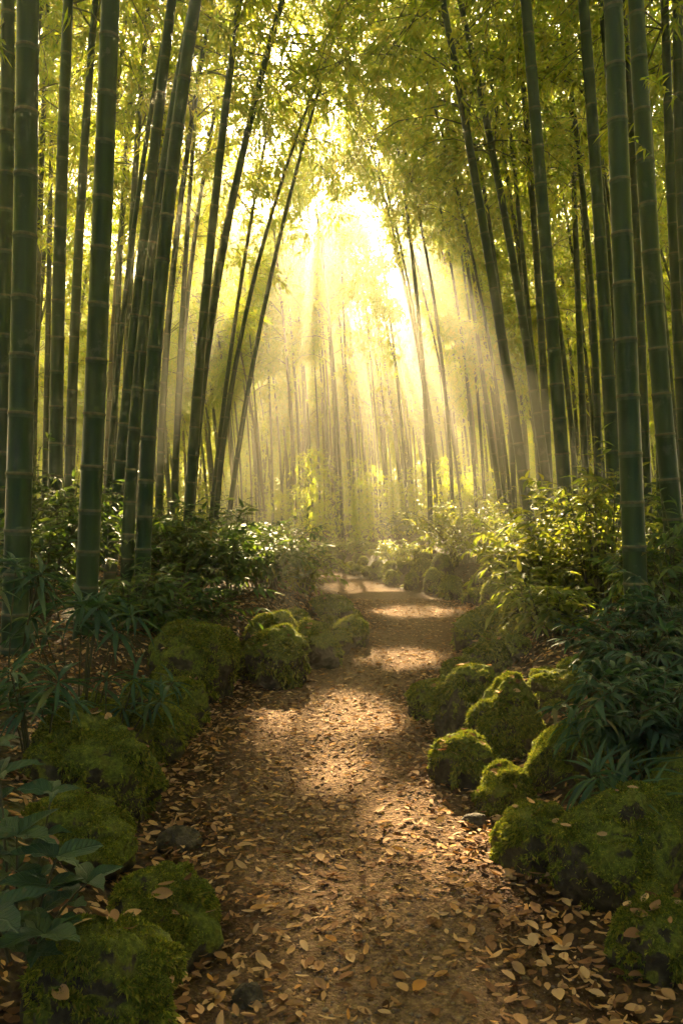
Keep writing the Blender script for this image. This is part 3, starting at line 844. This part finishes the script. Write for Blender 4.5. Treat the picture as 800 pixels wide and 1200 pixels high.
for t in CURLS:
    me = mesh_np('fallen_leaf', t[0], [(f, 0) for f in t[1]], True); me.materials.append(M['litter']); curl_me.append(me)
# single leaves need a colour of their own: object random instead of island random
def single_leaf_mat():
    m, nt, out = nmat('dry_leaf_single'); oi = N(nt, 'ShaderNodeObjectInfo')
    p = N(nt, 'ShaderNodeBsdfPrincipled', Roughness=.8); p.inputs['Specular IOR Level'].default_value = .08
    nt.links.new(ramp(nt, oi.outputs['Random'], [(0, (.06, .028, .013)), (.3, (.18, .088, .042)), (.6, (.32, .18, .09)), (.85, (.47, .31, .175)), (1, (.40, .18, .045))]), p.inputs['Base Color'])
    nt.links.new(p.outputs[0], out.inputs[0]); return m
sm = single_leaf_mat()
for me in curl_me: me.materials[0] = sm
for i in range(len(singles)):
    o = bpy.data.objects.new('fallen_leaf', curl_me[i % len(curl_me)])
    l = L[i]
    Mx = Matrix(((x_[i, 0] * l, y_[i, 0] * l, z_[i, 0] * l, pos[i, 0]), (x_[i, 1] * l, y_[i, 1] * l, z_[i, 1] * l, pos[i, 1]), (x_[i, 2] * l, y_[i, 2] * l, z_[i, 2] * l, pos[i, 2]), (0, 0, 0, 1)))
    o.matrix_world = Mx; link(o)
    tag(o, 'single dry brown leaf lying on the near end of the path', 'leaf', 'fallen leaves nearest the camera')
# pebbles
rs = RS(16); V, Fc = ico(1); peb = Acc()
n = 3800; yy = 1.3 + 6 * rs.rand(n) ** 1.6; l, r = edges(yy); xx = l + (r - l) * rs.rand(n); zz = base_height(xx, yy)
for i in range(n):
    s = .0025 + .006 * rs.rand() ** 3
    peb.add(V * np.array([s * rs.uniform(.8, 1.5), s, s * .7]) + np.array([xx[i], yy[i], zz[i] + s * .25]), [Fc])
tag(obj('gravel', peb.mesh('gravel', True), M['pebble']), 'fine brown gravel scattered over the path', 'gravel', kind='stuff')

# ------------------------------------------------------------------ plants
def leafy_shrub(name, label, loc, seed, h, spread, nst, twigs, nl, leaf, L, W, mat, group=None, arch=.5, down=.3, cat='shrub', rz=0):
    rs = RS(seed); root = thing(name, label, cat, loc, rz, group)
    st = Acc(); pp, dd = [], []
    for s in range(nst):
        a = rs.rand() * 6.283; lean = rs.rand() ** .7 * spread; hh = h * rs.uniform(.6, 1.05) * (1 - .35 * (lean / max(spread, .01)) ** 2)
        o = np.array([math.cos(a), math.sin(a), 0]); t = np.linspace(0, 1, 6)
        b = o * rs.rand() * spread * .25
        pts = b + o * (lean * (.35 * t + .65 * t ** 2))[:, None] + np.array([0, 0, 1]) * (hh * (t * (1 + arch * .35) - arch * .35 * t ** 2.5))[:, None]
        pts[0, 2] -= .08
        st.add(*tube(pts, np.linspace(.007, .002, 6) * (.5 + h * .6), 4))
        tip = norm(pts[-1] - pts[-2])
        for q in range(twigs):
            f = rs.uniform(.25, 1); i0 = min(int(f * 5), 4); u = f * 5 - i0
            tb = pts[i0] * (1 - u) + pts[i0 + 1] * u
            td = norm(rs.randn(3) * np.array([1, 1, .5]) + o * .6 + np.array([0, 0, .35])); tl = rs.uniform(.10, .26) * (.4 + h)
            st.add(*tube(np.stack([tb, tb + td * tl * .5, tb + td * tl - np.array([0, 0, tl * .12])]), [.0035, .0025, .0012], 3))
            g = np.linspace(.2, 1, nl) + rs.randn(nl) * .05
            sd = norm(np.cross(td, [0, 0, 1]) + 1e-6)
            for w_, gi in enumerate(g):
                pp.append(tb + td * tl * gi - np.array([0, 0, tl * .12 * gi * gi]))
                dd.append(td * .7 + sd * (1 if w_ % 2 else -1) * rs.uniform(.4, 1.1) + rs.randn(3) * .25 + np.array([0, 0, -down]))
    pp = np.array(pp); dd = norm(np.array(dd)); n = len(pp)
    up = norm(rs.randn(n, 3) * .35 + np.array([0, 0, 1]))
    LL = L * (.6 + .6 * rs.rand(n))
    V, fs = scatter(leaf, pp, dd, up, LL, W * LL / L)
    obj('stems', st.mesh('stems', True), M['stem'], root)
    obj('foliage', mesh_np('foliage', V, [(f, 0) for f in fs], True), mat, root)
    return root

def fan_plant(name, label, loc, seed, h, nst, nleaf, L, W, mat, spread=.3, group=None, cat='plant', lean=(0, 0), upright=.35):
    """stems that each carry a whorl of long pointed leaflets"""
    rs = RS(seed); root = thing(name, label, cat, loc, 0, group); st = Acc(); pp, dd, LL = [], [], []
    for s in range(nst):
        a = rs.rand() * 6.283; r = spread * math.sqrt(rs.rand()); hh = h * rs.uniform(.45, 1.0)
        tip = np.array([math.cos(a) * r + lean[0] * hh, math.sin(a) * r + lean[1] * hh, hh]); b = np.array([math.cos(a), math.sin(a), 0]) * r * .3 + np.array([0, 0, -.08])
        mid = (b + tip) / 2 + np.array([0, 0, hh * .15])
        st.add(*tube(np.stack([b, mid, tip]), [.005, .004, .003], 4))
        ax = norm(np.array([math.cos(a) * .5 + lean[0], math.sin(a) * .5 + lean[1], .8]))
        u = norm(np.cross(ax, [.3, .1, 1])); v = np.cross(ax, u); n = nleaf + rs.randint(-1, 2)
        for k in range(n):
            th = 6.283 * k / n + rs.randn() * .12
            pp.append(tip + ax * rs.uniform(-.02, .01)); dd.append(u * math.cos(th) + v * math.sin(th) + ax * rs.uniform(.1, .1 + upright) + rs.randn(3) * .08)
            LL.append(L * rs.uniform(.7, 1.12))
    pp = np.array(pp); dd = norm(np.array(dd)); LL = np.array(LL); n = len(pp)
    V, fs = scatter(LONG, pp, dd, norm(rs.randn(n, 3) * .15 + np.array([0, 0, 1])), LL, W * LL / L)
    obj('stems', st.mesh('stems', True), M['stem'], root)
    obj('foliage', mesh_np('foliage', V, [(f, 0) for f in fs], True), mat, root)
    return root

def broad_plant(name, label, loc, seed, stems, mat, cat='plant'):
    """opposite pairs of broad pointed leaves on short stems; stems: (dx, dy, height, leaf length)"""
    rs = RS(seed); root = thing(name, label, cat, loc); st = Acc(); pp, dd, LL = [], [], []
    for sx, sy, hh, L in stems:
        b = np.array([sx * .3, sy * .3, -.08]); tip = np.array([sx, sy, hh])
        t = np.linspace(0, 1, 5)[:, None]; pts = b * (1 - t) + tip * t + np.array([0, 0, 1]) * (t * (1 - t) * .06)
        st.add(*tube(pts, np.linspace(.004, .002, 5), 5))
        for lev in range(3):
            q = 1 - lev * .3; p = b * (1 - q) + tip * q; a0 = rs.rand() * 3.14 + lev * 1.57
            for k in range(4 if lev == 0 else 2):
                th = a0 + k * (1.571 if lev == 0 else 3.1416) + rs.randn() * .2
                pp.append(p); dd.append(np.array([math.cos(th), math.sin(th), .15 + rs.rand() * .3])); LL.append(L * rs.uniform(.7, 1.1) * (1 - .08 * lev))
    pp = np.array(pp); dd = norm(np.array(dd)); LL = np.array(LL); n = len(pp)
    V, fs = scatter(BROAD, pp, dd, norm(rs.randn(n, 3) * .2 + np.array([0, -.25, 1])), LL, LL * .46)
    V = V + (vnoise(V[:, 0] * 60, V[:, 1] * 60 + V[:, 2] * 40, 5)[:, None] - .5) * .008
    obj('stems', st.mesh('stems', True), M['stem'], root)
    me = mesh_np('foliage', V, [(f, 0) for f in fs], True)
    me.attributes.new('leaf_co', 'FLOAT_VECTOR', 'POINT').data.foreach_set('vector', np.tile(BROAD[0], (n, 1)).astype(np.float32).ravel())
    obj('foliage', me, mat, root)
    return root

def vein_mat():
    m, nt, out = nmat('veined_leaf')
    at_ = N(nt, 'ShaderNodeAttribute', attribute_name='leaf_co'); sp = N(nt, 'ShaderNodeSeparateXYZ'); nt.links.new(at_.outputs['Vector'], sp.inputs[0])
    ay = mth(nt, 'ABSOLUTE', sp.outputs['Y']); g = N(nt, 'ShaderNodeNewGeometry'); tc = N(nt, 'ShaderNodeTexCoord')
    side = mth(nt, 'PINGPONG', mth(nt, 'SUBTRACT', sp.outputs['X'], mth(nt, 'MULTIPLY', ay, .55)), .055)
    v1 = ramp(nt, side, [(.0, (1, 1, 1)), (.012, (0, 0, 0))]); v2 = ramp(nt, ay, [(.012, (1, 1, 1)), (.04, (0, 0, 0))])
    vein = mth(nt, 'MAXIMUM', v1, v2)
    base = ramp(nt, g.outputs['Random Per Island'], [(0, (.016, .042, .024)), (.6, (.026, .062, .032)), (1, (.05, .08, .03))])
    nz = noise_tex(nt, 35, 5, tc.outputs['Object'])
    base = mixc(nt, ramp(nt, nz, [(.62, (0,) * 3), (.70, (.8,) * 3)]), base, (.09, .075, .03))
    c = mixc(nt, mth(nt, 'MULTIPLY', vein, .5), base, (.09, .13, .07))
    p = N(nt, 'ShaderNodeBsdfPrincipled', Roughness=.55); p.inputs['Specular IOR Level'].default_value = .2
    nt.links.new(c, p.inputs['Base Color']); nt.links.new(bump(nt, mth(nt, 'ADD', mth(nt, 'MULTIPLY', vein, -1), mth(nt, 'MULTIPLY', nz, .4)), .0025), p.inputs['Normal'])
    tr = nt.nodes.new('ShaderNodeBsdfTranslucent'); tr.inputs[0].default_value = (.08, .17, .03, 1)
    mx = nt.nodes.new('ShaderNodeMixShader'); mx.inputs[0].default_value = .2
    nt.links.new(p.outputs[0], mx.inputs[1]); nt.links.new(tr.outputs[0], mx.inputs[2]); nt.links.new(mx.outputs[0], out.inputs[0])
    return m
M['veined_leaf'] = vein_mat()
def at(px, d, dz=0.0):
    x = (px - 400) / F * d
    return (x, d, ground(x, d) + dz)

# left bank
leafy_shrub('leafy_shrub', 'tall dark leafy shrub behind the thick culms at the left edge', at(80, 7.6), 1, 1.25, .55, 26, 7, 8, LANCE, .12, .036, M['shrub_leaf'])
leafy_shrub('leafy_shrub', 'dark shrub at the foot of the thickest culm by the left edge', at(45, 6.0), 2, .8, .5, 20, 6, 7, LANCE, .11, .034, M['shrub_leaf'])
leafy_shrub('leafy_shrub', 'dense dark shrub right of the three leaning culms', at(215, 7.6), 3, .9, .6, 30, 7, 8, LANCE, .115, .034, M['shrub_leaf'])
leafy_shrub('leafy_shrub', 'broad leafy shrub overhanging the left row of boulders, sunlit at its edge', at(308, 8.3), 4, .72, .62, 34, 7, 8, LANCE, .11, .034, M['shrub_leaf'])
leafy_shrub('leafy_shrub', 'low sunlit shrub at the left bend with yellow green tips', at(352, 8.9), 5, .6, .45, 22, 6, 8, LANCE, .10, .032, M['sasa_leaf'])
leafy_shrub('leafy_shrub', 'low dark shrub spilling over the large square boulder on the left', at(215, 6.1), 6, .5, .5, 20, 6, 7, LANCE, .10, .03, M['shrub_leaf'])
leafy_shrub('leafy_shrub', 'low ground shrub between the leaning culms and the fan leaved plant', at(150, 5.6), 7, .45, .45, 18, 6, 7, LANCE, .10, .03, M['shrub_leaf'])
fan_plant('fan_leaf_plant', 'fan leaved plant with long pointed leaflets in front of the thick culms on the left', at(95, 3.9), 11, .60, 12, 9, .19, .028, M['cool_leaf'], .30, 'fan leaved plants on the left bank', lean=(.15, -.2))
fan_plant('fan_leaf_plant', 'low fan leaved plant drooping over the dark mossy mound at left', at(45, 3.1), 12, .42, 9, 11, .17, .023, M['cool_leaf'], .2, 'fan leaved plants on the left bank', lean=(.1, -.3))
fan_plant('fan_leaf_plant', 'small fan leaved plant arching beside the shaded boulder toward the litter', at(135, 3.75), 13, .38, 8, 9, .15, .021, M['cool_leaf'], .2, 'fan leaved plants on the left bank', lean=(.35, -.25))
fan_plant('fan_leaf_plant', 'fan leaved plant at the left edge beneath the thickest culm', at(5, 3.7), 14, .62, 10, 9, .18, .026, M['cool_leaf'], .25, 'fan leaved plants on the left bank', lean=(.1, -.2))
broad_plant('broad_leaf_plant', 'blue green plant with broad pointed leaves in the bottom left corner', (-.70, 1.72, .34), 15,
            [(.0, .0, .16, .11), (-.10, -.06, .2, .10), (.10, -.04, .13, .105), (.02, -.18, .08, .12), (-.08, .10, .26, .09), (.12, -.16, .03, .11), (-.13, .2, .30, .07), (.04, .10, .22, .085), (.16, -.02, .07, .09)], M['veined_leaf'])
# right bank
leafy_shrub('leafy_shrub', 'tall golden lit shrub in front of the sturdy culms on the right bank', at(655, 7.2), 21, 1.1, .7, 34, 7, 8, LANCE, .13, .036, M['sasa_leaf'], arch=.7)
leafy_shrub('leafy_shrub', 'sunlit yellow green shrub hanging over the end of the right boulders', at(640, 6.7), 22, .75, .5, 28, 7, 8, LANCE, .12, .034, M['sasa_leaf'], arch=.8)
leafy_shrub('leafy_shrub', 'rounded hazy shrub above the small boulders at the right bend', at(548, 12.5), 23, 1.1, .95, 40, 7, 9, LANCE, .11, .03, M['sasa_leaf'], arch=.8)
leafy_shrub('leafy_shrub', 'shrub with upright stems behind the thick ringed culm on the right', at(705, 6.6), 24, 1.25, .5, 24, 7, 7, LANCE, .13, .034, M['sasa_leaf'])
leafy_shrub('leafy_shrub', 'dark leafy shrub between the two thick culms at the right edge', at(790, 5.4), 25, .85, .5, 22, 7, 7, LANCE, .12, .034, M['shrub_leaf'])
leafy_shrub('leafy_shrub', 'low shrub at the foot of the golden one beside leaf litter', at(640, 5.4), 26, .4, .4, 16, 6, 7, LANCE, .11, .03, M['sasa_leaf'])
leafy_shrub('pointed_leaf_plant', 'bushy blue green plant with narrow leaves behind the moss capped boulder', at(742, 3.75), 31, .42, .34, 34, 6, 9, LONG, .085, .021, M['cool_leaf'], 'blue green plants on the right bank', down=.1, cat='plant')
leafy_shrub('pointed_leaf_plant', 'blue green narrow leaved plant spreading above the largest draped boulder', at(770, 3.0), 32, .36, .30, 34, 6, 9, LONG, .085, .02, M['cool_leaf'], 'blue green plants on the right bank', down=.25, cat='plant')
fan_plant('strap_leaf_plant', 'drooping strap leaved plant over the top of the largest draped boulder', at(775, 2.65), 33, .26, 7, 10, .17, .018, M['cool_leaf'], .2, lean=(-.3, -.45))
fan_plant('strap_leaf_plant', 'strap leaved tuft beside the moss capped boulder on the right', at(706, 3.05), 34, .26, 5, 10, .13, .013, M['cool_leaf'], .12, lean=(-.35, -.25))
leafy_shrub('pointed_leaf_plant', 'blue green plant cut by the right edge behind the others', at(805, 3.9), 35, .55, .32, 22, 5, 8, LONG, .09, .022, M['cool_leaf'], 'blue green plants on the right bank', down=.1, cat='plant')

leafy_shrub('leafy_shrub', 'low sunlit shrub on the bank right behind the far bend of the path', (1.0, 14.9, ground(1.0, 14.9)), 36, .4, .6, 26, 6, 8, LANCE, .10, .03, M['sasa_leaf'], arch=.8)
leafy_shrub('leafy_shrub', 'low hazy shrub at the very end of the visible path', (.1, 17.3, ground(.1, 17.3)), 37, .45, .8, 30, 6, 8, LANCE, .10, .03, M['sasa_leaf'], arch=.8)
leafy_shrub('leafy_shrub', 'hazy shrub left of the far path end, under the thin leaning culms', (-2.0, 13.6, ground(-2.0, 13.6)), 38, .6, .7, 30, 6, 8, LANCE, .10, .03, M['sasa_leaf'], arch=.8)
# understorey shrubs among the culms: prototypes and copies
ug = [leafy_shrub('leafy_shrub', 'x', (0, 0, 0), 60 + k, h, s, 20, 6, 7, LANCE, .12, .036, M[m], arch=.7)
      for k, (h, s, m) in enumerate([(.6, .6, 'sasa_leaf'), (.8, .6, 'shrub_leaf'), (.5, .55, 'sasa_leaf'), (.7, .7, 'shrub_leaf')])]
rs = RS(61); first = set(); done = 0; ugp = []
while done < 64:
    y = 7 + 24 * rs.rand(); x = (rs.rand() * 2 - 1) * (y * .43 + .8)
    e, side = outside(np.array([x]), np.array([y])); e = float(e[0])
    if e < .9 or (e > 5 and rs.rand() < .6) or (side[0] > 0 and e < 1.9 and 8 < y < 21) or (y > 11 and -.13 * y < x < .07 * y): continue
    if any((x - a) ** 2 + (y - b) ** 2 < .5 for a, b in ugp): continue
    ugp.append((x, y))
    k = rs.randint(4); o = ug[k] if k not in first else copy_tree(ug[k]); first.add(k)
    o.location = (x, y, ground(x, y)); o.rotation_euler = (0, 0, rs.rand() * 6.28); s = rs.uniform(.75, 1.25); o.scale = (s, s, s)
    sd = 'left' if side[0] < 0 else 'right'
    o['group'] = 'understorey shrubs in the %s grove' % sd
    o['label'] = 'low shrub among the hazy culms of the grove %s of the path' % sd
    done += 1

# two leafy sprays on a thin culm close by on the right, reaching into the picture
for px, py_, dd_, sd in ((775, 105, 5.6, 81), (735, 165, 5.3, 82)):
    root = HERO_ROOT[26] if sd == 81 else HERO_ROOT[25]
    x_, z_ = (px - 400) / F * dd_, EYE - (py_ - 600) / F * dd_
    r0_ = np.array(root.location[:]); c0 = np.array([x_ + .22, dd_ + .15, z_ - .02]); c1 = np.array([x_ - .16, dd_ - .1, z_ + .03])
    rs = RS(sd); t = np.linspace(0, 1, 6)[:, None]; pts = c0 * (1 - t) + c1 * t + np.array([0, 0, .08]) * t * (1 - t)
    tw = Acc(); tw.add(*tube(pts - r0_, np.linspace(.004, .001, 6), 4))
    q = rs.rand(26) ** .7; pp = c0 + (c1 - c0) * q[:, None] + np.array([0, 0, .08]) * (q * (1 - q))[:, None]
    dv = norm(np.array([-.8, -.2, -.25]) + rs.randn(26, 3) * .55); L_ = rs.uniform(.07, .13, 26)
    V, fs = scatter(LANCE, pp - r0_, dv, norm(rs.randn(26, 3) * .3 + np.array([0, 0, 1])), L_, L_ * .17)
    tw.add(V, fs, 1)
    obj('leafy_side_shoot', tw.mesh('leafy_side_shoot', True), [M['twig'], M['bamboo_leaf']], root)

# ------------------------------------------------------------------ haze
HZ0, HZ1 = -1.2, 16.2
bx0, bx1, by0, by1 = -GX - 3, GX + 3, GY0 - 3, GY1 + 3
hv = np.array([(x, y, z) for z in (HZ0, HZ1) for y in (by0, by1) for x in (bx0, bx1)])
hf = np.array([(0, 2, 3, 1), (4, 5, 7, 6), (0, 1, 5, 4), (2, 6, 7, 3), (0, 4, 6, 2), (1, 3, 7, 5)])
hm, nt, out = nmat('haze')
pv = N(nt, 'ShaderNodeVolumePrincipled', Density=.0072, Anisotropy=.80); pv.inputs['Color'].default_value = (1, .93, .74, 1)
nt.links.new(pv.outputs[0], out.inputs['Volume'])
tag(obj('haze', mesh_np('haze', hv, [(hf, 0)]), hm), 'golden morning haze hanging between the bamboo culms', 'haze', kind='stuff')

# ------------------------------------------------------------------ light
w = bpy.data.worlds.new('World'); scene.world = w; w.use_nodes = True
nt = w.node_tree; nt.nodes.clear()
sky = nt.nodes.new('ShaderNodeTexSky'); sky.sky_type = 'NISHITA'; sky.sun_disc = False
sky.sun_elevation = SUN_EL; sky.sun_rotation = SUN_AZ; sky.air_density = .8; sky.dust_density = 6.0; sky.ozone_density = .3
bg = nt.nodes.new('ShaderNodeBackground'); bg.inputs[1].default_value = .05
ow = nt.nodes.new('ShaderNodeOutputWorld')
nt.links.new(sky.outputs[0], bg.inputs[0]); nt.links.new(bg.outputs[0], ow.inputs[0])
sl = bpy.data.lights.new('sun', 'SUN'); sl.energy = 5.0; sl.angle = math.radians(.5); sl.color = (1, .78, .45)
so = link(bpy.data.objects.new('sun', sl)); so.location = (0, 20, 30)
so.rotation_euler = (-(math.pi / 2 - SUN_EL), 0, -SUN_AZ)

cam = bpy.data.cameras.new('camera'); cam.sensor_width = 36; cam.sensor_fit = 'AUTO'; cam.lens = F / 1200 * 36
cam.clip_start = .05; cam.clip_end = 500
co = link(bpy.data.objects.new('camera', cam)); co.location = (0, 0, EYE); co.rotation_euler = (math.pi / 2, 0, 0)
scene.camera = co

scene.render.engine = 'CYCLES'
cy = scene.cycles
cy.use_denoising = True; cy.use_adaptive_sampling = True; cy.adaptive_threshold = .025; cy.adaptive_min_samples = 16
try: cy.denoiser = 'OPENIMAGEDENOISE'
except Exception: pass
cy.max_bounces = 6; cy.diffuse_bounces = 3; cy.glossy_bounces = 2; cy.transmission_bounces = 3; cy.volume_bounces = 1
cy.transparent_max_bounces = 4
cy.sample_clamp_indirect = 6
scene.view_settings.view_transform = 'Standard'; scene.view_settings.look = 'None'
scene.view_settings.exposure = 3.3; scene.view_settings.gamma = 1
scene.view_settings.use_white_balance = True; scene.view_settings.white_balance_temperature = 6750; scene.view_settings.white_balance_tint = 10
